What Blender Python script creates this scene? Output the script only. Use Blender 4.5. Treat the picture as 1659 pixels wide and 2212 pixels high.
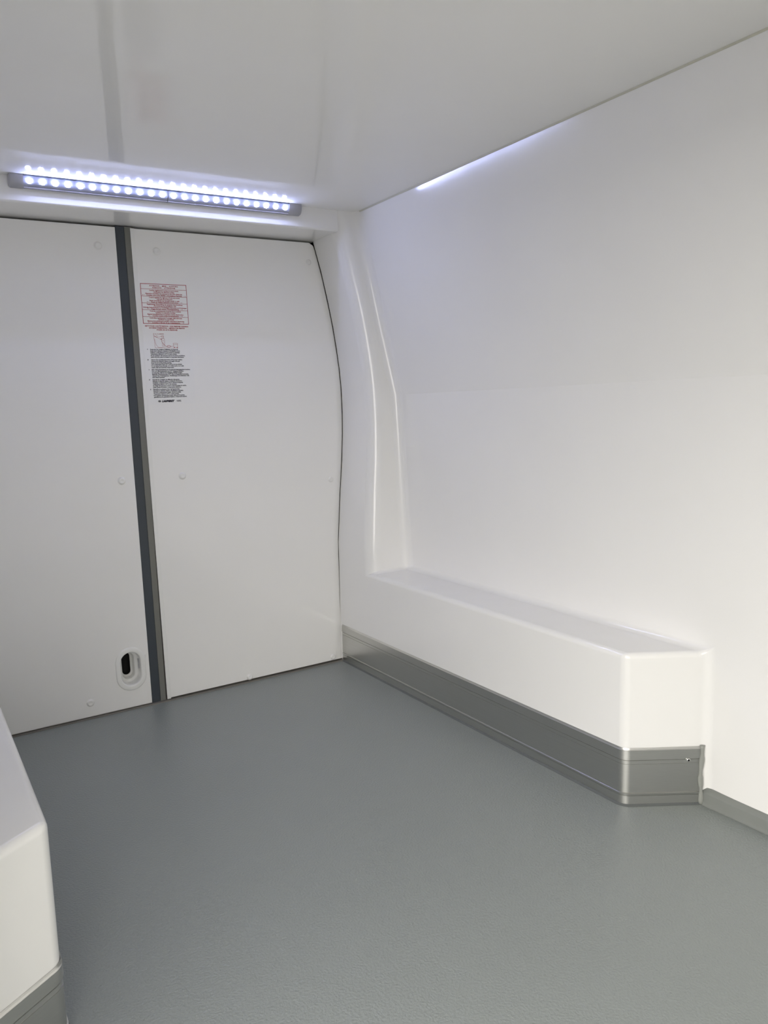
import bpy, bmesh, math, random
from mathutils import Vector, Matrix
for o in list(bpy.data.objects): bpy.data.objects.remove(o)
SC = bpy.context.scene
COL = SC.collection
# ------------------------------------------------------------------ camera
cam = bpy.data.cameras.new('camera'); camo = bpy.data.objects.new('camera', cam); COL.objects.link(camo)
cam.sensor_fit = 'VERTICAL'; cam.sensor_height = 36.0; cam.lens = 36.0*1704.051/2212
cam.clip_start = 0.005; cam.clip_end = 200
R = Matrix(((0.84670778, 0.10528374, -0.5215374), (-0.53061339, 0.09490244, -0.84228437), (-0.03918368, 0.98990346, 0.1362196)))
camo.matrix_world = Matrix.Translation((0, 0, 0.85)) @ R.to_4x4()
SC.camera = camo
# ------------------------------------------------------------------ light + exposure
SKY = 2.8
SKY_LOBE = 1.2
LED = 118.0
W = bpy.data.worlds.new('overcast_sky'); SC.world = W; W.use_nodes = True
nt = W.node_tree; nt.nodes.clear()
out = nt.nodes.new('ShaderNodeOutputWorld'); bg = nt.nodes.new('ShaderNodeBackground')
bg.inputs[0].default_value = (1.0, 0.960, 0.890, 1); bg.inputs[1].default_value = SKY
nt.links.new(bg.outputs[0], out.inputs[0])
# brighter sky lobe added ahead of the vehicle to lift the lower rear doors
tcw = nt.nodes.new('ShaderNodeTexCoord'); dt = nt.nodes.new('ShaderNodeVectorMath'); dt.operation = 'DOT_PRODUCT'
dt.inputs[1].default_value = Vector((-.40, -.90, .22)).normalized()
mx0 = nt.nodes.new('ShaderNodeMath'); mx0.operation = 'MAXIMUM'; mx0.inputs[1].default_value = 0
pw = nt.nodes.new('ShaderNodeMath'); pw.operation = 'POWER'; pw.inputs[1].default_value = 9
ma = nt.nodes.new('ShaderNodeMath'); ma.operation = 'MULTIPLY_ADD'; ma.inputs[1].default_value = SKY_LOBE; ma.inputs[2].default_value = SKY
nt.links.new(tcw.outputs['Generated'], dt.inputs[0]); nt.links.new(dt.outputs['Value'], mx0.inputs[0]); nt.links.new(mx0.outputs[0], pw.inputs[0])
nt.links.new(pw.outputs[0], ma.inputs[0]); nt.links.new(ma.outputs[0], bg.inputs[1])
pl = bpy.data.lights.new('doorway_portal', 'AREA'); pl.shape = 'RECTANGLE'; pl.size = 1.28; pl.size_y = 1.34
pl.cycles.is_portal = True
plo = bpy.data.objects.new('doorway_portal', pl); COL.objects.link(plo)
plo.location = (-0.05, 0.103, 0.64); plo.rotation_euler = (0, math.radians(-90), 0)
SC.view_settings.view_transform = 'Standard'; SC.view_settings.look = 'None'
SC.view_settings.exposure = 1.01; SC.view_settings.gamma = 1.0
SC.view_settings.use_curve_mapping = False
SC.cycles.use_denoising = True
SC.cycles.max_bounces = 14; SC.cycles.diffuse_bounces = 10; SC.cycles.glossy_bounces = 6
SC.cycles.sample_clamp_indirect = 6.0

# ------------------------------------------------------------------ materials
def mat(name, col, rough=0.5, metal=0.0, spec=0.5, noise=None, bump=None, coat=0.0, emit=None):
    m = bpy.data.materials.new(name); m.use_nodes = True
    t = m.node_tree; b = t.nodes['Principled BSDF']
    b.inputs['Base Color'].default_value = (*col, 1); b.inputs['Roughness'].default_value = rough
    b.inputs['Metallic'].default_value = metal; b.inputs['Specular IOR Level'].default_value = spec
    b.inputs['Coat Weight'].default_value = coat
    if emit:
        b.inputs['Emission Color'].default_value = (*emit[0], 1); b.inputs['Emission Strength'].default_value = emit[1]
    tc = t.nodes.new('ShaderNodeTexCoord')
    if noise:      # (scale, amount) tiny colour mottling; scale may be a 3-vector
        mp = t.nodes.new('ShaderNodeMapping'); s = noise[0]
        mp.inputs['Scale'].default_value = s if isinstance(s, tuple) else (s, s, s)
        n = t.nodes.new('ShaderNodeTexNoise'); n.inputs['Scale'].default_value = 1; n.inputs['Detail'].default_value = 4
        mr = t.nodes.new('ShaderNodeMapRange'); mr.inputs[3].default_value = 1-noise[1]; mr.inputs[4].default_value = 1+noise[1]
        mx = t.nodes.new('ShaderNodeVectorMath'); mx.operation = 'SCALE'; mx.inputs[0].default_value = col
        t.links.new(tc.outputs['Object'], mp.inputs[0]); t.links.new(mp.outputs[0], n.inputs[0]); t.links.new(n.outputs[0], mr.inputs[0])
        t.links.new(mr.outputs[0], mx.inputs['Scale']); t.links.new(mx.outputs[0], b.inputs['Base Color'])
    if bump:       # list of (scale, distance, detail)
        prev = None
        for s, dist, det in bump:
            mp = t.nodes.new('ShaderNodeMapping'); mp.inputs['Scale'].default_value = s if isinstance(s, tuple) else (s, s, s)
            n = t.nodes.new('ShaderNodeTexNoise'); n.inputs['Scale'].default_value = 1; n.inputs['Detail'].default_value = det
            bp = t.nodes.new('ShaderNodeBump'); bp.inputs['Distance'].default_value = dist; bp.inputs['Strength'].default_value = 1
            t.links.new(tc.outputs['Object'], mp.inputs[0]); t.links.new(mp.outputs[0], n.inputs[0]); t.links.new(n.outputs[0], bp.inputs['Height'])
            if prev: t.links.new(prev.outputs[0], bp.inputs['Normal'])
            prev = bp
        t.links.new(prev.outputs[0], b.inputs['Normal'])
    return m
WHITE = (0.885, 0.880, 0.870)
M = {}
M['gelcoat'] = mat('white_gelcoat', WHITE, 0.145, spec=0.5, noise=(6, 0.012), bump=[(9, 0.0008, 1), (300, 0.00001, 2)])
M['header'] = mat('white_header_gelcoat', WHITE, 0.17, noise=(6, 0.012), bump=[(9, 0.0005, 1)])
M['ceiling'] = mat('white_ceiling_laminate', WHITE, 0.06, spec=0.5, noise=(4, 0.012), bump=[(7, 0.0005, 1), (260, 0.000006, 2)])
M['door'] = mat('white_door_laminate', WHITE, 0.12, spec=0.5, noise=(5, 0.012), bump=[(10, 0.0005, 1), (320, 0.00001, 2)])
M['floor'] = mat('grey_resin_floor', (0.262, 0.286, 0.278), 0.31, spec=0.5, noise=(3.0, 0.05),
                 bump=[(240, 0.0013, 3), (900, 0.0002, 2)])
M['alu'] = mat('brushed_aluminium', (0.60, 0.60, 0.58), 0.33, metal=1.0, noise=((40, 3, 900), 0.06), bump=[((4, 4, 1600), 0.00002, 2)])
M['plinth'] = mat('grey_resin_plinth', (0.225, 0.238, 0.226), 0.25, noise=(20, 0.04))
M['sealant'] = mat('grey_sealant', (0.30, 0.31, 0.29), 0.35, noise=(60, 0.05))
M['foot'] = mat('shadow_dark_sealant', (0.12, 0.13, 0.13), 0.5, noise=(60, 0.05))
M['joint'] = mat('cream_sealant', (0.60, 0.59, 0.50), 0.4, noise=(40, 0.04))
M['sill'] = mat('brown_grey_sill', (0.20, 0.19, 0.17), 0.4, noise=(30, 0.05))
M['rubber_dark'] = mat('dark_blue_grey_rubber', (0.045, 0.055, 0.068), 0.45, noise=(30, 0.05))
M['rubber_grey'] = mat('warm_grey_rubber', (0.175, 0.175, 0.158), 0.45, noise=(30, 0.04))
M['gap_line'] = mat('near_black_gap', (0.05, 0.045, 0.04), 0.5)
M['black'] = mat('painted_depth_black', (0.004, 0.004, 0.004), 0.8)  # black put in for the shade inside holes and door gaps
M['plastic'] = mat('white_plastic', (0.86, 0.86, 0.845), 0.25)
M['cap'] = mat('white_cap_plastic', (0.87, 0.865, 0.855), 0.25)
M['lamp_body'] = mat('grey_lamp_plastic', (0.42, 0.42, 0.45), 0.3)
M['lens'] = mat('lamp_lens', (0.42, 0.44, 0.56), 0.25)
M['led'] = mat('led', (0.9, 0.9, 1), 0.3, emit=((0.50, 0.56, 1.0), LED))
M['red'] = mat('red_print', (0.38, 0.012, 0.025), 0.5)
M['ink'] = mat('black_print', (0.015, 0.015, 0.03), 0.5)
M['film'] = mat('label_film', (0.875, 0.873, 0.868), 0.12)
M['asphalt'] = mat('asphalt', (0.11, 0.108, 0.10), 0.9, noise=(5, 0.1))
M['body'] = mat('light_block_grey', (0.5, 0.5, 0.5), 0.5, noise=(5, 0.02))
M['steel'] = mat('screw_steel', (0.75, 0.75, 0.73), 0.22, metal=1.0)

# ------------------------------------------------------------------ helpers
def setp(o, label=None, cat=None, group=None, kind=None):
    if label: o['label'] = label
    if cat: o['category'] = cat
    if group: o['group'] = group
    if kind: o['kind'] = kind
    return o
def link(name, me, m, parent=None, smooth=True, wn=False):
    o = bpy.data.objects.new(name, me); COL.objects.link(o)
    if m and not me.materials: me.materials.append(m)
    if smooth:
        for p in me.polygons: p.use_smooth = True
    if parent:
        o.parent = parent; o.matrix_parent_inverse = parent.matrix_world.inverted()
    if wn:
        w = o.modifiers.new('wn', 'WEIGHTED_NORMAL'); w.keep_sharp = True; w.weight = 100
    return o
def from_bm(name, bm, m, parent=None, smooth=True, wn=False, recalc=True):
    if recalc: bmesh.ops.recalc_face_normals(bm, faces=bm.faces[:])
    if wn:
        for e in bm.edges:
            if len(e.link_faces) == 2 and e.calc_face_angle(0) > math.radians(38): e.smooth = False
    me = bpy.data.meshes.new(name); bm.to_mesh(me); bm.free()
    return link(name, me, m, parent, smooth, wn)
def empty(name, loc):
    o = bpy.data.objects.new(name, None); COL.objects.link(o); o.location = loc; o.empty_display_size = .05
    o.matrix_world = Matrix.Translation(loc); return o
def box_bm(x0, x1, y0, y1, z0, z1, bm=None):
    bm = bm or bmesh.new()
    r = bmesh.ops.create_cube(bm, size=1)
    for v in r['verts']:
        v.co = Vector(((x0+x1)/2+v.co.x*(x1-x0), (y0+y1)/2+v.co.y*(y1-y0), (z0+z1)/2+v.co.z*(z1-z0)))
    return bm
def bevel_eval(bm, w, seg=5, weights=True):
    """apply a bevel modifier (weights on edges) and return a bmesh"""
    me = bpy.data.meshes.new('tmp'); bm.to_mesh(me); bm.free()
    o = bpy.data.objects.new('tmp', me); COL.objects.link(o)
    b = o.modifiers.new('b', 'BEVEL'); b.width = w; b.segments = seg; b.limit_method = 'WEIGHT' if weights else 'ANGLE'
    b.offset_type = 'OFFSET'; b.use_clamp_overlap = False; b.miter_inner = 'MITER_SHARP'
    dg = bpy.context.evaluated_depsgraph_get(); dg.update()
    e = o.evaluated_get(dg); me2 = bpy.data.meshes.new_from_object(e)
    nb = bmesh.new(); nb.from_mesh(me2)
    bpy.data.objects.remove(o); bpy.data.meshes.remove(me); bpy.data.meshes.remove(me2)
    return nb

# ------------------------------------------------------------------ moulded liner (right side; mirrored for the left)
PROF = [(0.40, 1.2262), (0.49, 1.2345), (0.58, 1.2435), (0.67, 1.254), (0.76, 1.2610), (0.83, 1.2640), (0.90, 1.2640), (0.96, 1.2605), (1.03, 1.2530),
        (1.10, 1.2435), (1.18, 1.2290), (1.27, 1.2100), (1.356, 1.1870), (1.42, 1.1690)]
def P(z):
    if z <= 0.40: return 1.217+0.0092*z/0.40
    for (a, xa), (b, xb) in zip(PROF, PROF[1:]):
        if z <= b: return xa+(xb-xa)*(z-a)/(b-a)
    return PROF[-1][1]
XW, XC, ZC, ZK, ZT = 1.365, 1.257, 1.42, 0.875, 0.325
YE, YF = 2.274, -0.60
LEAN = [(1.29, 1.2869), (1.25, 1.2944), (1.10, 1.3226)]
def YP(z): return 2.068+0.052*(z-ZT)/(ZC-ZT)
CY = 1.066
def liner_bm():
    bm = bmesh.new(); vs = {}
    def v(x, y, z):
        k = (round(x, 5), round(y, 5), round(z, 5))
        if k not in vs: vs[k] = bm.verts.new((x, y, z))
        return vs[k]
    def f(*p): return bm.faces.new([v(*q) for q in p])
    yk, yt, yc = YP(ZK), YP(ZT), YP(ZC)
    f((XW, YF, 0), (XW, .972, 0), (XW, .972, ZT), (XW, yt, ZT), (XW, yk, ZK), (XW, YF, ZK))
    lv = [(ZC, XC)]+LEAN+[(ZK, XW)]
    for (za, xa), (zb, xb) in zip(lv, lv[1:]): f((xa, YF, za), (xa, YP(za), za), (xb, YP(zb), zb), (xb, YF, zb))
    prof = [(P(z), YP(z), z) for z, _ in PROF]
    f((P(ZT), yt, ZT), *prof, (XC, yc, ZC), *[(x_, YP(z_), z_) for z_, x_ in LEAN], (XW, yk, ZK), (XW, yt, ZT))
    f((P(0), CY, 0), (P(0), YE, 0), (P(.4), YE, .4), prof[0], (P(ZT), yt, ZT), (P(ZT), CY, ZT))
    for i in range(len(PROF)-1):
        a, b = PROF[i], PROF[i+1]
        f(prof[i], (a[1], YE, a[0]), (b[1], YE, b[0]), prof[i+1])
    f((P(0), CY, 0), (P(ZT), CY, ZT), (XW, .972, ZT), (XW, .972, 0))
    f((P(ZT), CY, ZT), (P(ZT), yt, ZT), (XW, yt, ZT), (XW, .972, ZT))
    lay = bm.edges.layers.float.new('bevel_weight_edge')
    bm.normal_update()
    for e in bm.edges:
        if all(abs(q.co.z-ZK) < 1e-4 for q in e.verts): e.smooth = False
    for e in bm.edges:
        if e.is_boundary or len(e.link_faces) != 2: continue
        a = e.link_faces[0].normal.angle(e.link_faces[1].normal)
        a = min(a, math.pi-a) if False else a
        m0 = (e.verts[0].co+e.verts[1].co)/2; d = (e.verts[0].co-e.verts[1].co).normalized()
        if abs(d.y) > .99 and m0.z > .36: continue          # pillar strips and the crease
        wgt = .012
        if m0.z < .3 and m0.x < 1.25: wgt = .0136
        if abs(m0.x-XW) < .01 and m0.z < .4: wgt = .016
        if m0.z > .36: wgt = .040 if m0.x < 1.275 and m0.y > 2.05 else .020
        if m0.z > .36 and abs(m0.y-YP(m0.z)) < .004 and m0.x > 1.27: wgt = .030
        e[lay] = wgt/.05
    bmesh.ops.recalc_face_normals(bm, faces=bm.faces[:])
    return bevel_eval(bm, .05, 7)
base = liner_bm()
for co, no in (((0, 0, .36), (0, 0, 1)), ((0, .935, 0), (0, 1, 0)), ((0, 2.02, 0), (0, 1, 0))):
    bmesh.ops.bisect_plane(base, geom=base.verts[:]+base.edges[:]+base.faces[:], plane_co=co, plane_no=no)
def region(c):
    if c.z < .36 and c.y > .935: return 'box'
    if c.y > 2.02: return 'pillar'
    return 'wall'
def liner_part(name, reg, mirror=False, ymin=None):
    b = base.copy()
    bmesh.ops.delete(b, geom=[f for f in b.faces if region(f.calc_center_median()) != reg], context='FACES')
    if ymin is not None:
        bmesh.ops.bisect_plane(b, geom=b.verts[:]+b.edges[:]+b.faces[:], plane_co=(0, ymin, 0), plane_no=(0, 1, 0), clear_inner=True)
    if mirror:
        for v in b.verts: v.co.x = 1.338-v.co.x+.0323*min(v.co.z, .325)*(reg != 'wall')
        bmesh.ops.reverse_faces(b, faces=b.faces[:])
    return from_bm(name, b, M['gelcoat'], wn=True, recalc=False)
setp(liner_part('wall_right', 'wall'), kind='structure')
setp(liner_part('wall_left', 'wall', True, .80), kind='structure')
setp(liner_part('trim_1', 'pillar'), kind='structure')
setp(liner_part('trim_2', 'pillar', True), kind='structure')
rb = empty('wheel_arch_box', (1.29, 1.6, 0)); setp(rb, 'long white moulded wheel arch box along the right wall, running back to the rear doors', 'wheel arch box')
lb = empty('wheel_arch_box', (0.048, 1.6, 0)); setp(lb, 'white moulded wheel arch box cut off by the lower left edge of the photo', 'wheel arch box')
def adopt(o, p):
    o.parent = p; o.matrix_parent_inverse = p.matrix_world.inverted()
s = liner_part('moulded_shell', 'box'); adopt(s, rb)
s = liner_part('moulded_shell', 'box', True); adopt(s, lb)
base.free()

# ------------------------------------------------------------------ floor, ceiling, header, dark backing behind the doors, front bulkhead, left wall around the side door
setp(from_bm('floor', box_bm(-.06, 1.40, YF, 2.262, -.03, 0), M['floor'], smooth=False), kind='structure')
setp(from_bm('ceiling', box_bm(.078, 1.262, YF, 2.35, ZC, ZC+.04), M['ceiling'], smooth=False), kind='structure')
setp(from_bm('dark_backing', box_bm(-.2, 1.42, 2.345, 2.37, -.30, 1.465), M['black'], smooth=False), kind='structure')  # added black sheet: darkens the door gaps, keeps sky out behind the pillars
setp(from_bm('wall_front', box_bm(-.2, 1.42, YF-.05, YF, -.03, 1.465), M['gelcoat'], smooth=False), kind='structure')
# header above the rear doors: face follows YP, soffit level with the door tops
b = bmesh.new()
yb = YP(1.359)
sec = [(yb, 1.359), (YP(ZC), ZC+.002), (2.30, ZC+.002), (2.30, 1.359)]
vr = [b.verts.new((1.19, y, z)) for y, z in sec]; vl = [b.verts.new((1.338-1.19, y, z)) for y, z in sec]
for i in range(4): b.faces.new((vr[i], vr[(i+1) % 4], vl[(i+1) % 4], vl[i]))
b.faces.new(vr); b.faces.new(vl[::-1])
lay = b.edges.layers.float.new('bevel_weight_edge')
for e in b.edges:
    if all(abs(v.co.y-yb) < 1e-4 and v.co.z < 1.37 for v in e.verts): e[lay] = 1
bmesh.ops.recalc_face_normals(b, faces=b.faces[:])
setp(from_bm('trim_3', bevel_eval(b, .006, 4), M['header'], wn=True), kind='structure')
# thin cream sealant bead where ceiling meets the right wall
b = bmesh.new()
n = 8
ra = []
for yy in (YF, YP(ZC)-.003):
    ra.append([b.verts.new((XC+.0005-.0028*math.cos(math.pi/2*i/n)*1.0, yy, ZC+.0005-.0040*math.sin(math.pi/2*i/n))) for i in range(n+1)])
for i in range(n): b.faces.new((ra[0][i], ra[0][i+1], ra[1][i+1], ra[1][i]))
setp(from_bm('trim_4', b, M['joint']), kind='structure')
# body side around the open sliding door on the left
b = box_bm(-.06, -.027, YF, -.57, 0, 1.42); box_bm(-.06, .10, YF, .80, 1.24, 1.44, b); box_bm(-.06, -.027, .775, .80, 0, 1.42, b)
setp(from_bm('wall_side_door', b, M['gelcoat'], smooth=False), kind='structure')
b = box_bm(-.40, -.10, .80, 2.45, -.3, 1.465)
setp(from_bm('light_block_left', b, M['body'], smooth=False), kind='structure')  # unseen block, closes off sky behind the left liner
setp(from_bm('light_block_right', box_bm(1.42, 1.60, YF-.05, 2.45, -.3, 1.465), M['body'], smooth=False), kind='structure')  # added unseen block, stops sky leaking in behind the right pillar
setp(from_bm('light_block_roof', box_bm(-.40, 1.60, YF-.05, 2.45, 1.466, 1.50), M['body'], smooth=False), kind='structure')  # added unseen slab, keeps sky out of the cavity above the liner
setp(from_bm('ground', box_bm(-30, 30, -30, 30, -.62, -.60), M['asphalt'], smooth=False), kind='structure')

# ------------------------------------------------------------------ threshold strip along the rear doors
b = box_bm(.02, 1.232, 2.256, 2.345, -.03, .0035)
setp(from_bm('trim_5', b, M['sill'], smooth=False), kind='structure')

# ------------------------------------------------------------------ rear doors
YD = 2.262
def door_leaf(name, left, right, bw):
    b = bmesh.new(); fr = []; zs = [.0055]+[.06+.05*i for i in range(26)]+[1.3525]
    zs = [z for z in zs if z <= 1.353]
    L = [(left(z), z) for z in zs]; Rr = [(right(z), z) for z in zs]
    outl = L[::-1]+Rr
    front = [b.verts.new((x, YD, z)) for x, z in outl]; back = [b.verts.new((x, 2.325, z)) for x, z in outl]
    F = b.faces.new(front); b.faces.new(back[::-1])
    lay = b.edges.layers.float.new('bevel_weight_edge')
    k = len(outl)
    for i in range(k): b.faces.new((front[i], front[(i+1) % k], back[(i+1) % k], back[i]))
    for e in F.edges:
        m0 = (e.verts[0].co+e.verts[1].co)/2; d = (e.verts[0].co-e.verts[1].co).normalized()
        e[lay] = bw(m0, d)
    for e in b.edges:                       # rounded upper outer corner
        a, c = e.verts
        if abs(a.co.y-c.co.y) > .05 and a.co.z > 1.35 and a.co.x > 1.0: e[lay] = .8
    bmesh.ops.recalc_face_normals(b, faces=b.faces[:])
    return bevel_eval(b, .036, 12)
def gap(z):
    return .0030+.0022*max(0, math.sin((z-.15)*math.pi/.33))*(z < .48)*(z > .15)+.0020*max(0, math.sin((z-.55)*math.pi/.6))*(.55 < z < 1.15)
b = door_leaf('r', lambda z: .629, lambda z: P(z)+.0065, lambda m0, d: (1.0 if m0.x > 1.1 else .043) if abs(d.z) > .5 else .11)
door2 = from_bm('door_2', b, M['door'], wn=True); setp(door2, kind='structure')
b = door_leaf('l', lambda z: .12, lambda z: .5765+.0035*(z-.68), lambda m0, d: .035 if abs(d.z) > .5 else .11)
# oval hole for the pull handle
def stadium(w, h, n=20):
    pts = []
    for i in range(n+1):
        a = math.pi*i/n; pts.append((w*math.cos(a), h-w+w*math.sin(a)))
    for i in range(n+1):
        a = math.pi+math.pi*i/n; pts.append((w*math.cos(a), -(h-w)+w*math.sin(a)))
    return pts
HX, HZ = .5215, .1205
me = bpy.data.meshes.new('door_1'); bmesh.ops.recalc_face_normals(b, faces=b.faces[:]); b.to_mesh(me); b.free()
door1 = link('door_1', me, M['door'])
cb = bmesh.new(); st = stadium(.034, .054)
fa = [cb.verts.new((HX+x, 2.20, HZ+z)) for x, z in st]; fb = [cb.verts.new((HX+x, 2.40, HZ+z)) for x, z in st]
cb.faces.new(fa); cb.faces.new(fb[::-1])
for i in range(len(st)): cb.faces.new((fa[i], fa[(i+1) % len(st)], fb[(i+1) % len(st)], fb[i]))
cut = from_bm('cut', cb, None)
bo = door1.modifiers.new('b', 'BOOLEAN'); bo.operation = 'DIFFERENCE'; bo.object = cut; bo.solver = 'EXACT'
dg = bpy.context.evaluated_depsgraph_get(); dg.update()
me2 = bpy.data.meshes.new_from_object(door1.evaluated_get(dg)); me2.name = 'door_1'
door1.modifiers.clear(); door1.data = me2; bpy.data.objects.remove(cut)
for p in me2.polygons: p.use_smooth = True
w = door1.modifiers.new('wn', 'WEIGHTED_NORMAL'); w.weight = 100
setp(door1, kind='structure')

# pull handle pocket
def loft(rings, y_off, cx, cz, close_last=False):
    b = bmesh.new(); prev = None
    for (w_, h_, y) in rings:
        r = [b.verts.new((cx+x, y_off+y, cz+z)) for x, z in stadium(w_, h_)]
        if prev:
            for i in range(len(r)): b.faces.new((prev[i], prev[(i+1) % len(r)], r[(i+1) % len(r)], r[i]))
        prev = r
    if close_last: b.faces.new(prev)
    bmesh.ops.remove_doubles(b, verts=b.verts[:], dist=1e-6)
    return b
hp = from_bm('pull_recess', loft([(.0425, .0640, .0005), (.0423, .0638, -.0012), (.0412, .0627, -.0026), (.0395, .061, -.0032), (.031, .0520, -.0036), (.0295, .0505, -.0032),
          (.0283, .0492, -.001), (.0275, .0485, .006), (.0262, .0470, .026), (.0245, .0455, .0295), (.0195, .041, .031), (.0180, .0395, .034), (.0172, .0385, .052), (.016, .0372, .0545), (.0125, .0340, .056), (.0118, .0335, .060)], YD, HX, HZ), M['plastic'], door1)
hp['label'] = 'white oval pull recess with a black opening'
from_bm('dark_opening', loft([(.0120, .0337, .0585), (.0120, .0337, .0788), (.002, .022, .079)], YD, HX, HZ, True), M['black'], hp)  # inside of the hole painted black for the shade at depth
sl = box_bm(HX+.0245, HX+.0268, YD+.012, YD+.017, HZ-.008, HZ+.022)
from_bm('catch_slot', sl, M['lamp_body'], hp, smooth=False)

# centre gasket, in two rubber strips with a near-black strip painted for the shaded gap
def vstrip(name, xb0, xb1, xt0, xt1, y0, m, par, bev=.001):
    b = bmesh.new(); z0, z1 = .004, 1.356
    co = [(xb0, z0), (xb1, z0), (xt1, z1), (xt0, z1)]
    f_ = [b.verts.new((x, y0, z)) for x, z in co]; k_ = [b.verts.new((x, 2.318, z)) for x, z in co]
    b.faces.new(f_); b.faces.new(k_[::-1])
    for i in range(4): b.faces.new((f_[i], f_[(i+1) % 4], k_[(i+1) % 4], k_[i]))
    bmesh.ops.bevel(b, geom=[e for e in b.edges if abs(e.verts[0].co.z-e.verts[1].co.z) > .5], offset=bev, segments=3, affect='EDGES', profile=.5)
    o = from_bm(name, b, m, par, wn=True); return o
g1 = vstrip('centre_gasket', .5755, .6005, .5800, .6045, YD+.004, M['rubber_dark'], door1); g1['label'] = 'dark blue grey rubber centre gasket'
g2 = vstrip('edge_seal', .6000, .6155, .6040, .6235, YD+.002, M['rubber_grey'], door2); g2['label'] = 'lighter warm grey rubber edge seal'
g3 = vstrip('dark_gap_strip', .6150, .6200, .6230, .6285, YD+.0028, M['gap_line'], door2, .0005); g3['label'] = 'near black strip drawn for the thin dark gap beside the seal'
g4 = box_bm(.6195, .6300, YD+.0002, 2.31, .0055, 1.3525)
from_bm('edge_strip', g4, M['plastic'], door2, smooth=False)

# white screw caps
def cap_mesh():
    b = bmesh.new(); prof = [(.0112, 0), (.0112, .0008), (.0106, .0013), (.0092, .0014), (.0088, .0030), (.0080, .0041), (.0062, .0046), (.0040, .0047), (.0035, .0044), (0, .0044)]
    N = 28; prev = None
    for r, h in prof:
        if r == 0:
            c = b.verts.new((0, -h, 0))
            for i in range(N): b.faces.new((prev[i], prev[(i+1) % N], c))
            break
        ring = [b.verts.new((r*math.cos(2*math.pi*i/N), -h, r*math.sin(2*math.pi*i/N))) for i in range(N)]
        if prev:
            for i in range(N): b.faces.new((prev[i], prev[(i+1) % N], ring[(i+1) % N], ring[i]))
        prev = ring
    bmesh.ops.recalc_face_normals(b, faces=b.faces[:])
    me = bpy.data.meshes.new('screw_cap'); b.to_mesh(me); b.free(); me.materials.append(M['cap'])
    for p in me.polygons: p.use_smooth = True
    return me
cm = cap_mesh()
for x, z, sc in ((.530, 1.300, 1), (.688, 1.295, 1), (1.161, 1.293, .82), (.540, .664, 1), (.714, .664, 1), (1.202, .612, .8), (.403, .0465, 1.0), (.881, .0165, .92), (1.178, .0195, .9)):
    o = bpy.data.objects.new('screw_cap', cm); COL.objects.link(o)
    par = door1 if x < .6 else door2
    o.parent = par; o.matrix_parent_inverse = par.matrix_world.inverted()
    o.location = (x, YD+.0002, max(z, .0165)); o.scale = (sc, sc, sc)

# ------------------------------------------------------------------ aluminium kick plates
KPROF = [(.0000, .0000), (.0005, .0005), (.0205, .0005), (.0208, -.0010), (.0215, -.0012), (.0220, .0016), (.0262, .0020), (.0270, .0003), (.0275, -.0006), (.0290, -.0006), (.0293, .0002),
         (.0890, .0002), (.0893, -.0007), (.0905, -.0007), (.0908, .0002), (.0970, .0002), (.0976, -.0010), (.1000, -.0010), (.1004, .0016), (.1190, .0012), (.1200, .0004), (.1228, -.0006), (.1238, -.0009), (.1242, -.0011)]
def kick_path():
    a = Vector((1.2155, 2.262)); c = Vector((1.2155, 1.0640)); d = Vector((math.cos(math.radians(-33)), math.sin(math.radians(-33)))); e = c+d*.157
    rr = .028; ang = math.radians(57); t = rr*math.tan(ang/2)
    p0 = c+Vector((0, 1))*t; p1 = c+d*t
    cen = p0+Vector((1, 0))*rr
    pts = [(a, Vector((-1, 0)))]
    for k in range(1, 9): pts.append((a+(p0-a)*k/9, Vector((-1, 0))))
    for k in range(15):
        th = math.pi+ang*k/14
        nn = Vector((math.cos(th), math.sin(th)))
        pts.append((cen+nn*rr, nn))
    nn = Vector((-math.sin(math.radians(33)), -math.cos(math.radians(33))))
    pts.append((e, nn))
    return pts, e, d, nn
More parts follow.
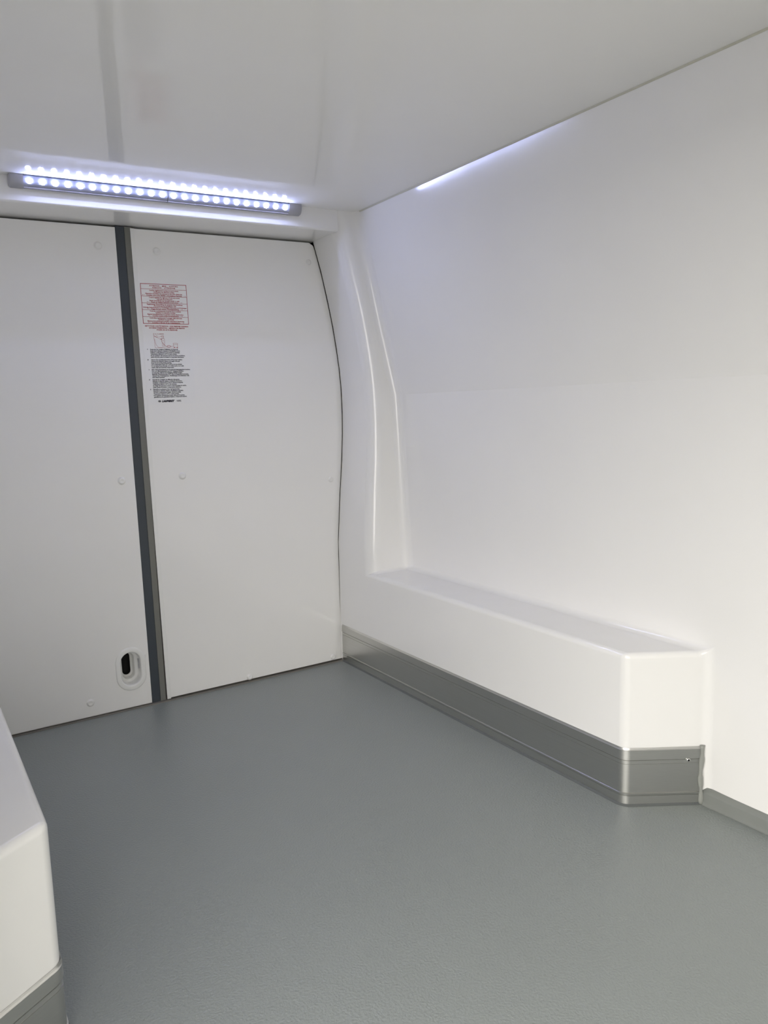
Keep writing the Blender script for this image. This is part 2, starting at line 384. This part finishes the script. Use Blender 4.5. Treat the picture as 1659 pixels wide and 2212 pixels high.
def kick_plate(mirror):
    sx = (lambda x: 1.338-x) if mirror else (lambda x: x)
    TL = .023-(.0323 if mirror else 0)
    pts, e, d, nn = kick_path()
    root = empty('kick_plate', (sx(1.216), 1.6, 0))
    b = bmesh.new(); rows = []
    full = KPROF+[(0.0, -.0045)]
    for p, n_ in pts:
        rows.append([b.verts.new((sx(p.x+n_.x*o_+TL*z), p.y+n_.y*o_, z)) for z, o_ in KPROF]+[b.verts.new((sx(p.x-n_.x*o_+TL*z), p.y-n_.y*o_, z)) for z, o_ in ((.1235, .0012), (0, .0008))])
    K = len(rows[0])
    for i in range(len(rows)-1):
        for j in range(K): b.faces.new((rows[i][j], rows[i][(j+1) % K], rows[i+1][(j+1) % K], rows[i+1][j]))
    b.faces.new(rows[0][::-1]); b.faces.new(rows[-1])
    bmesh.ops.recalc_face_normals(b, faces=b.faces[:])
    for ed in b.edges:
        if len(ed.link_faces) == 2 and ed.calc_face_angle(0) > math.radians(28): ed.smooth = False
    from_bm('aluminium_plate', b, M['alu'], root)
    # vertical sealant bead at the plate end, a little uneven
    rnd = random.Random(3)
    b = bmesh.new(); prev = None; NN = 22; q = e+d*.0030
    for k in range(NN+1):
        z = .0005+.1265*k/NN; w_ = .0047+.0012*math.sin(k*.9)+rnd.uniform(-.0004, .0004); off = .0012*math.sin(k*.35+1)
        ring = []
        for m_ in range(10):
            a_ = 2*math.pi*m_/10
            pt = q+d*(math.cos(a_)*w_+off)+nn*(math.sin(a_)*.0038+.0018)
            ring.append(b.verts.new((sx(pt.x+TL*z), pt.y, z)))
        if prev:
            for m_ in range(10): b.faces.new((prev[m_], prev[(m_+1) % 10], ring[(m_+1) % 10], ring[m_]))
        else: b.faces.new(ring[::-1])
        prev = ring
    b.faces.new(prev)
    o = from_bm('sealant_bead', b, M['sealant'], root); o['label'] = 'grey sealant bead at the cut end'
    # thin sealant line at the foot, coloured dark for the shadow under the plate
    b = bmesh.new(); prev = None
    for i, (p, n_) in enumerate(pts):
        ring = [b.verts.new((sx(p.x+n_.x*o_), p.y+n_.y*o_, z)) for o_, z in ((.0004, .0032), (.0018, .0026), (.0040, .0012), (.0062, .0002))]
        if prev:
            for m_ in range(3): b.faces.new((prev[m_], prev[m_+1], ring[m_+1], ring[m_]))
        prev = ring
    from_bm('foot_shadow_sealant', b, M['foot'], root)
    # screw with a dark recess
    q = e-d*.0235; z0 = .0955
    b = bmesh.new(); N = 20; prev = None
    for r, h in ((.0046, -.0008), (.0046, .0006), (.0040, .0018), (.0028, .0024), (.0021, .0022)):
        ring = []
        for i in range(N):
            a_ = 2*math.pi*i/N; pt = q+d*(r*math.cos(a_))+nn*h
            ring.append(b.verts.new((sx(pt.x+TL*z0), pt.y, z0+r*math.sin(a_))))
        if prev:
            for i in range(N): b.faces.new((prev[i], prev[(i+1) % N], ring[(i+1) % N], ring[i]))
        prev = ring
    sc_ = from_bm('screw', b, M['steel'], root)
    b = bmesh.new(); prev = None
    for r, h in ((.0022, .0021), (.0019, .0006), (.0003, .0004)):
        ring = []
        for i in range(N):
            a_ = 2*math.pi*i/N; pt = q+d*(r*math.cos(a_))+nn*h
            ring.append(b.verts.new((sx(pt.x+TL*z0), pt.y, z0+r*math.sin(a_))))
        if prev:
            for i in range(N): b.faces.new((prev[i], prev[(i+1) % N], ring[(i+1) % N], ring[i]))
        prev = ring
    b.faces.new(prev)
    from_bm('socket', b, M['black'], sc_)
    return root
setp(kick_plate(False), 'brushed aluminium kick plate wrapped around the foot of the right wheel arch box', 'kick plate')
setp(kick_plate(True), 'aluminium kick plate at the foot of the wheel arch box in the lower left corner', 'kick plate')

# ------------------------------------------------------------------ grey resin plinth along the open part of the right wall
b = bmesh.new(); prev = None
path = [(Vector((1.3560, .9830)), .0335), (Vector((1.3510, .9700)), .0345), (Vector((1.3505, .955)), .0340), (Vector((1.3515, .935)), .0335), (Vector((1.3525, .90)), .0330), (Vector((1.3530, .80)), .033), (Vector((1.3530, YF)), .033)]
sec = [(-.0045, .0002), (-.0030, .0012), (-.0015, .0040), (0, .0075), (.0008, .0240), (.0018, .0262), (.0050, .0290), (.0110, .0335), (.0150, .0340)]
for p, hgt in path:
    ring = [b.verts.new((p.x+o_, p.y, z*hgt/.034)) for o_, z in sec]
    if prev:
        for i in range(len(sec)-1): b.faces.new((prev[i], prev[i+1], ring[i+1], ring[i]))
    prev = ring
setp(from_bm('baseboard_right', b, M['plinth']), kind='structure')

# ------------------------------------------------------------------ LED lamp in the corner of header and ceiling
lamp = empty('led_strip_lamp', (.685, 2.105, 1.393)); setp(lamp, 'long LED strip lamp with bluish white lights under the ceiling above the rear doors', 'lamp')
# outline in the y-z section, from ceiling edge down to header
def lamp_sec(s_):   # s_ shrinks the section towards the corner (end caps are rounded)
    cyy, czz = 2.1205, 1.4195
    pts = []
    for i in range(13):
        a_ = math.radians(90*i/12)
        y = cyy-.0235*(math.cos(a_)**.75 if i < 12 else 0)*s_; z = czz-.0285*(math.sin(a_)**.75 if i else 0)*s_
        pts.append((y, z))
    return pts
def extrude_sec(x_s):
    b = bmesh.new(); prev = None
    for x, s_ in x_s:
        ring = [b.verts.new((x, y, z)) for y, z in lamp_sec(s_)]+[b.verts.new((x, 2.1205, 1.4195))]
        if prev:
            for i in range(len(ring)): b.faces.new((prev[i], prev[(i+1) % len(ring)], ring[(i+1) % len(ring)], ring[i]))
        else: b.faces.new(ring[::-1])
        prev = ring
    b.faces.new(prev)
    bmesh.ops.recalc_face_normals(b, faces=b.faces[:])
    for ed in b.edges:
        if len(ed.link_faces) == 2 and ed.calc_face_angle(0) > math.radians(50): ed.smooth = False
    return b
X0, X1 = .302, 1.066; LP = .02897; LX0 = .3465
from_bm('lamp_cover', extrude_sec([(LX0-.013, .97), (LX0+11.48*LP, .97)]), M['lens'], lamp)
from_bm('lamp_cover', extrude_sec([(LX0+11.52*LP, .97), (LX0+23*LP+.013, .97)]), M['lens'], lamp)
from_bm('end_cap', extrude_sec([(X0, .80), (X0+.001, .92), (X0+.004, 1.0), (LX0-.013, 1.0)]), M['lamp_body'], lamp)
from_bm('end_cap', extrude_sec([(LX0+23*LP+.013, 1.0), (X1-.004, 1.0), (X1-.001, .92), (X1, .80)]), M['lamp_body'], lamp)
b = bmesh.new(); bmesh.ops.create_uvsphere(b, u_segments=16, v_segments=10, radius=.0062)
b.transform(Matrix.Rotation(math.radians(45), 4, 'X') @ Matrix.Diagonal((1.05, .30, 1.05, 1)))
me = bpy.data.meshes.new('led'); b.to_mesh(me); b.free(); me.materials.append(M['led'])
for p in me.polygons: p.use_smooth = True
sy, sz = lamp_sec(.97)[4]
for i in range(24):
    o = bpy.data.objects.new('led', me); COL.objects.link(o); o.parent = lamp; o.matrix_parent_inverse = lamp.matrix_world.inverted()
    o.location = (LX0+i*LP, sy+.0005, sz+.0005)

for xa, xb in ((LX0-.013, LX0+11.48*LP), (LX0+11.52*LP, LX0+23*LP+.013)):
    y9, z9 = lamp_sec(1.0)[9]
    y0_, z0_ = lamp_sec(1.0)[0]
    b = box_bm(xa, xb, y0_-.0012, y0_+.003, z0_-.0030, z0_+.0003)
    from_bm('dark_contact_strip', b, M['rubber_dark'], lamp, smooth=False)  # added dark strip: draws the lamp's dark top gap, shields the ceiling
    b = box_bm(xa, xb, y9-.0024, y9+.001, z9-.0012, z9+.0022)
    bmesh.ops.bevel(b, geom=b.edges[:], offset=.0009, segments=2, affect='EDGES')
    o = from_bm('lower_rail', b, M['lamp_body'], lamp, wn=True)
# ------------------------------------------------------------------ warning sticker on the right door leaf
YS = YD-.0006
root = empty('warning_sticker', (.70, YS, 1.04)); setp(root, 'printed sticker with red warning table and black cleaning instructions on the right rear door', 'sticker')
b = box_bm(.6320, .7700, YS+.0002, YD-.0001, .872, 1.2120)
from_bm('film', b, M['film'], root, smooth=False)
def text_into(bm, s_, cx, z, width, height, align='C', bold=0.02, shear=0.0):
    cu = bpy.data.curves.new('t', 'FONT'); cu.body = s_; cu.size = 1.0; cu.offset = bold; cu.resolution_u = 1; cu.shear = shear
    o = bpy.data.objects.new('t', cu); COL.objects.link(o)
    dg = bpy.context.evaluated_depsgraph_get(); dg.update()
    me = bpy.data.meshes.new_from_object(o.evaluated_get(dg))
    xs = [v.co.x for v in me.vertices]
    x0, x1 = min(xs), max(xs); k = width/(x1-x0); ky = height/.72
    n0 = len(bm.verts); bm.from_mesh(me); bm.verts.ensure_lookup_table()
    ox = cx-width/2 if align == 'C' else cx
    for v in bm.verts[n0:]:
        v.co = Vector((ox+(v.co.x-x0)*k, YS, z+(v.co.y-.36)*ky))
    bpy.data.objects.remove(o); bpy.data.curves.remove(cu); bpy.data.meshes.remove(me)
def rect(bm, x0, x1, z0, z1, y=YS):
    bm.faces.new([bm.verts.new(p) for p in ((x0, y, z0), (x1, y, z0), (x1, y, z1), (x0, y, z1))])
def lineseg(bm, x0, z0, x1, z1, t, y=YS):
    d = Vector((x1-x0, z1-z0)); n_ = Vector((-d.y, d.x)).normalized()*t/2
    bm.faces.new([bm.verts.new((p[0], y, p[1])) for p in ((x0-n_.x, z0-n_.y), (x1-n_.x, z1-n_.y), (x1+n_.x, z1+n_.y), (x0+n_.x, z0+n_.y))])
TX0, TX1, TZ1, TZ0 = .6346, .7654, 1.2062, 1.0976
TW, TH = TX1-TX0, TZ1-TZ0; TC = (TX0+TX1)/2
b = bmesh.new(); t = .0014
rect(b, TX0, TX1, TZ1-t/2, TZ1+t/2); rect(b, TX0, TX1, TZ0-t/2, TZ0+t/2); rect(b, TX0, TX0+t, TZ0, TZ1); rect(b, TX1-t, TX1, TZ0, TZ1)
seps = [.130, .309, .482, .654, .826]
for s_ in seps: rect(b, TX0, TX1, TZ1-s_*TH-.00045, TZ1-s_*TH+.00045)
from_bm('red_table_lines', b, M['red'], root, smooth=False)
b = bmesh.new()
text_into(b, 'ATTENTION  -  MIND  -  ACHTUNG', TC, TZ1-.045*TH, .62*TW, .0036, bold=.03)
text_into(b, 'ATENCION  -  ATTENZIONE', TC, TZ1-.092*TH, .50*TW, .0036, bold=.03)
S5 = [['Contrôler régulièrement le serrage de toute la visserie.', 'Lubrification des éléments mobiles.', 'Réparation immédiate des panneaux et des joints détériorés.', 'Consulter notre notice détaillée : préconisations d\'entretien'],
      ['Control regularly the tightness of bolts and screws', 'Lubricate all moving parts', 'Repair immediately any damaged panels or seals', 'Check our detailed maintenance instructions'],
      ['Regelmässige Überprüfung der gesamten Verschraubung', 'Abschmierung der beweglichen Teile', 'Sofortige Instandsetzung von beschädigten Elementen und Dichtungen', 'Fragen Sie nach unserer Wartungsanleitung'],
      ['Controlar periódicamente el apriete de la tornillería', 'Lubrificar los elementos móviles', 'Reparar inmediatamente los paneles y juntas deteriorados', 'Consultar nuestra noticia de mantenimiento'],
      ['Controllare regolarmente il serraggio della bulloneria', 'Lubrificare le parti mobili', 'Riparare immediatamente pannelli e guarnizioni deteriorate', 'Consultare il libretto di uso e manutenzione']]
W5 = [(.64, .46, .80, .78), (.67, .34, .65, .60), (.77, .49, .95, .60), (.68, .43, .78, .58), (.71, .34, .80, .62)]
tops = seps+[1.0]
for s_ in range(5):
    a_, c_ = tops[s_], tops[s_+1]
    for j in range(4):
        z = TZ1-(a_+(c_-a_)*(.17+.225*j))*TH
        text_into(b, S5[s_][j], TC, z, W5[s_][j]*TW, .0032, bold=.038)
    for sg in (-1, 1):
        xe = TC+sg*(W5[s_][3]/2+.075)*TW; xi = TC+sg*(W5[s_][3]/2+.02)*TW
        lineseg(b, xi, z, xe, z, .0004)
        b.faces.new([b.verts.new(p) for p in ((xe+sg*.0014, YS, z), (xe-sg*.001, YS, z+.0011), (xe-sg*.001, YS, z-.0011))])
for s_, fz, fw in (('NETTOYAGE A HAUTE PRESSION - HIGH PRESSURE CLEANING', 1.062, .945), ('HOCHDRUCKREINIGUNG - LIMPIEZA POR PRESION', 1.110, .775), ('PULIZIA AD ALTA PRESSIONE', 1.157, .45)):
    text_into(b, s_, TC+.001, TZ1-fz*TH, fw*TW, .0036, bold=.035)
from_bm('red_text', b, M['red'], root, smooth=False)
# pressure washing diagram: person hosing a wall, nozzle, machine on wheels
b = bmesh.new()
DX0, DX1, DZ0, DZ1 = .6610, .7290, 1.0300, 1.0710
def D(px, py): return DX0+(px-140)/1180*(DX1-DX0), DZ1-(py-130)/760*(DZ1-DZ0)
def poly(pts, t_):
    for (a0, a1), (c0, c1) in zip(pts, pts[1:]):
        x0, z0 = D(a0, a1); x1, z1 = D(c0, c1); lineseg(b, x0, z0, x1, z1, t_)
poly([(140, 130), (150, 300), (165, 600), (180, 880)], .0006); poly([(180, 880), (1310, 890)], .0005)
poly([(140, 165), (260, 165)], .0005); poly([(255, 130), (275, 280)], .0004)
poly([(180, 420), (215, 650), (260, 770), (340, 850), (520, 865)], .0005)
poly([(160, 250), (230, 310), (320, 345)], .0010); poly([(170, 320), (460, 320)], .0004); poly([(320, 350), (460, 440)], .0004)
poly([(460, 300), (500, 285)], .0010); poly([(520, 270), (640, 265)], .0011)
poly([(545, 280), (540, 350), (580, 380), (625, 350), (630, 280)], .0006)
poly([(470, 420), (540, 420)], .0018); poly([(560, 400), (640, 380), (660, 450), (655, 840)], .0006); poly([(535, 620), (545, 860)], .0005); poly([(560, 470), (610, 500), (570, 540)], .0005); poly([(600, 620), (600, 850)], .0004)
poly([(515, 430), (525, 560), (590, 670), (680, 770), (770, 825)], .0009)
poly([(770, 800), (800, 760), (900, 760), (965, 800), (900, 835), (800, 830), (770, 800)], .0010); poly([(965, 800), (1100, 790)], .0007)
poly([(1080, 640), (1300, 640), (1300, 840), (1110, 840), (1080, 640)], .0006); poly([(1090, 715), (1300, 715)], .0006)
poly([(1105, 865), (1150, 865)], .0016); poly([(1255, 865), (1300, 865)], .0016)
text_into(b, '30 cm MINIMUM', D(475, 160)[0], D(475, 160)[1], .0190, .0022, bold=.02)
text_into(b, '60°', D(330, 260)[0], D(330, 260)[1], .0030, .0020, bold=.0)
from_bm('diagram', b, M['red'], root, smooth=False)
b = bmesh.new()
B5 = [('F', ['Respecter les consignes d\'utilisation de l\'appareil.', 'Respecter la distance minimum et l\'inclinaison du jet.', 'Déplacer continuellement le jet pendant le nettoyage.', 'Température inférieure à 60°C et sans solvants.', 'Ne pas appliquer directement le jet sur les pièces caoutchouc,', 'joints de porte, joints de rivetés, ni composants électriques.']),
      ('GB', ['Observe the operating instructions of the power washer.', 'Observe the minimum distance and angle of the jet.', 'Keep the jet moving during cleaning.', 'Use a temperature below 60°C and do not use solvents.', 'Do not spray the jet directly on to rubber parts, door seals,', 'mastic seals and electrical components.']),
      ('D', ['Bitte Gebrauchsanleitung des Hochdruckreinigungsgerätes beachten.', 'Die vom Mindestabstand und 60° Neigung einhalten.', 'Druckspritze während der Reinigung ständig bewegen.', 'Maximale Waschtemperatur 60°C ohne Lösungsmittel verwenden.', 'Gummi-Teile, Dichtungsmasse, Türdichtungen und elektrische Teile', 'nicht direkt bespritzen.']),
      ('SP', ['Respetar las consignas de utilización del aparato.', 'Respetar la distancia mínima e inclinación del chorro.', 'Desplazar continuamente el chorro durante la limpieza.', 'Temperatura inferior a 60°C y sin solventes.', 'No dirigir directamente el chorro sobre las piezas de caucho,', 'juntas, gomas de puerta o componentes eléctricos.']),
      ('I', ['Rispettare le indicazioni d\'uso del l\'apparecchio.', 'Rispettare la distanza minima e l\'inclinazione del getto.', 'Spostare continuamente il getto durante la pulizia.', 'Temperatura inferiore a 60°C e senza solventi.', 'Non applicare direttamente il getto sulle parti in gomma,', 'guarnizioni porta, guarnizioni mastice o componenti elettrici.'])]
WB = [(670, 715, 710, 635, 830, 800), (755, 695, 490, 745, 785, 540), (935, 770, 735, 890, 900, 300), (660, 715, 735, 580, 815, 680), (645, 730, 670, 615, 755, 805)]
YT = [717, 962, 1200, 1440, 1672]
def zz(yz): return 1.0263+(yz-717)/(1855-717)*(.8935-1.0263)
UX = .1308/1100
for k, (code, lines) in enumerate(B5):
    text_into(b, code, .6475-.0050-.0012*len(code), zz(YT[k]), .0018*len(code), .0030, bold=.04)
    for j, tx in enumerate(lines):
        text_into(b, tx, .6487, zz(YT[k]+j*37.0), WB[k][j]*UX, .0031, 'L', bold=.050)
from_bm('black_text', b, M['ink'], root, smooth=False)
b = bmesh.new()
lx, lz = .6640, .8812
for k in range(3):
    a_ = math.radians(15+60*k); dx, dz = math.cos(a_)*.0050, math.sin(a_)*.0034
    lineseg(b, lx-dx, lz-dz, lx+dx, lz+dz, .0011)
    for sg in (-1, 1):
        ex, ez = lx+sg*dx*.65, lz+sg*dz*.65; px, pz = -math.sin(a_)*.0014, math.cos(a_)*.0012
        lineseg(b, ex-px, ez-pz, ex+px, ez+pz, .0009)
text_into(b, 'LAMBERET', .6705, lz, .0370, .0052, 'L', bold=.09, shear=.35)
text_into(b, '-', .7105, lz, .0008, .0030, 'L', bold=.02)
text_into(b, '16352', .7135, lz, .0130, .0042, 'L', bold=.05)
from_bm('logo_print', b, M['ink'], root, smooth=False)
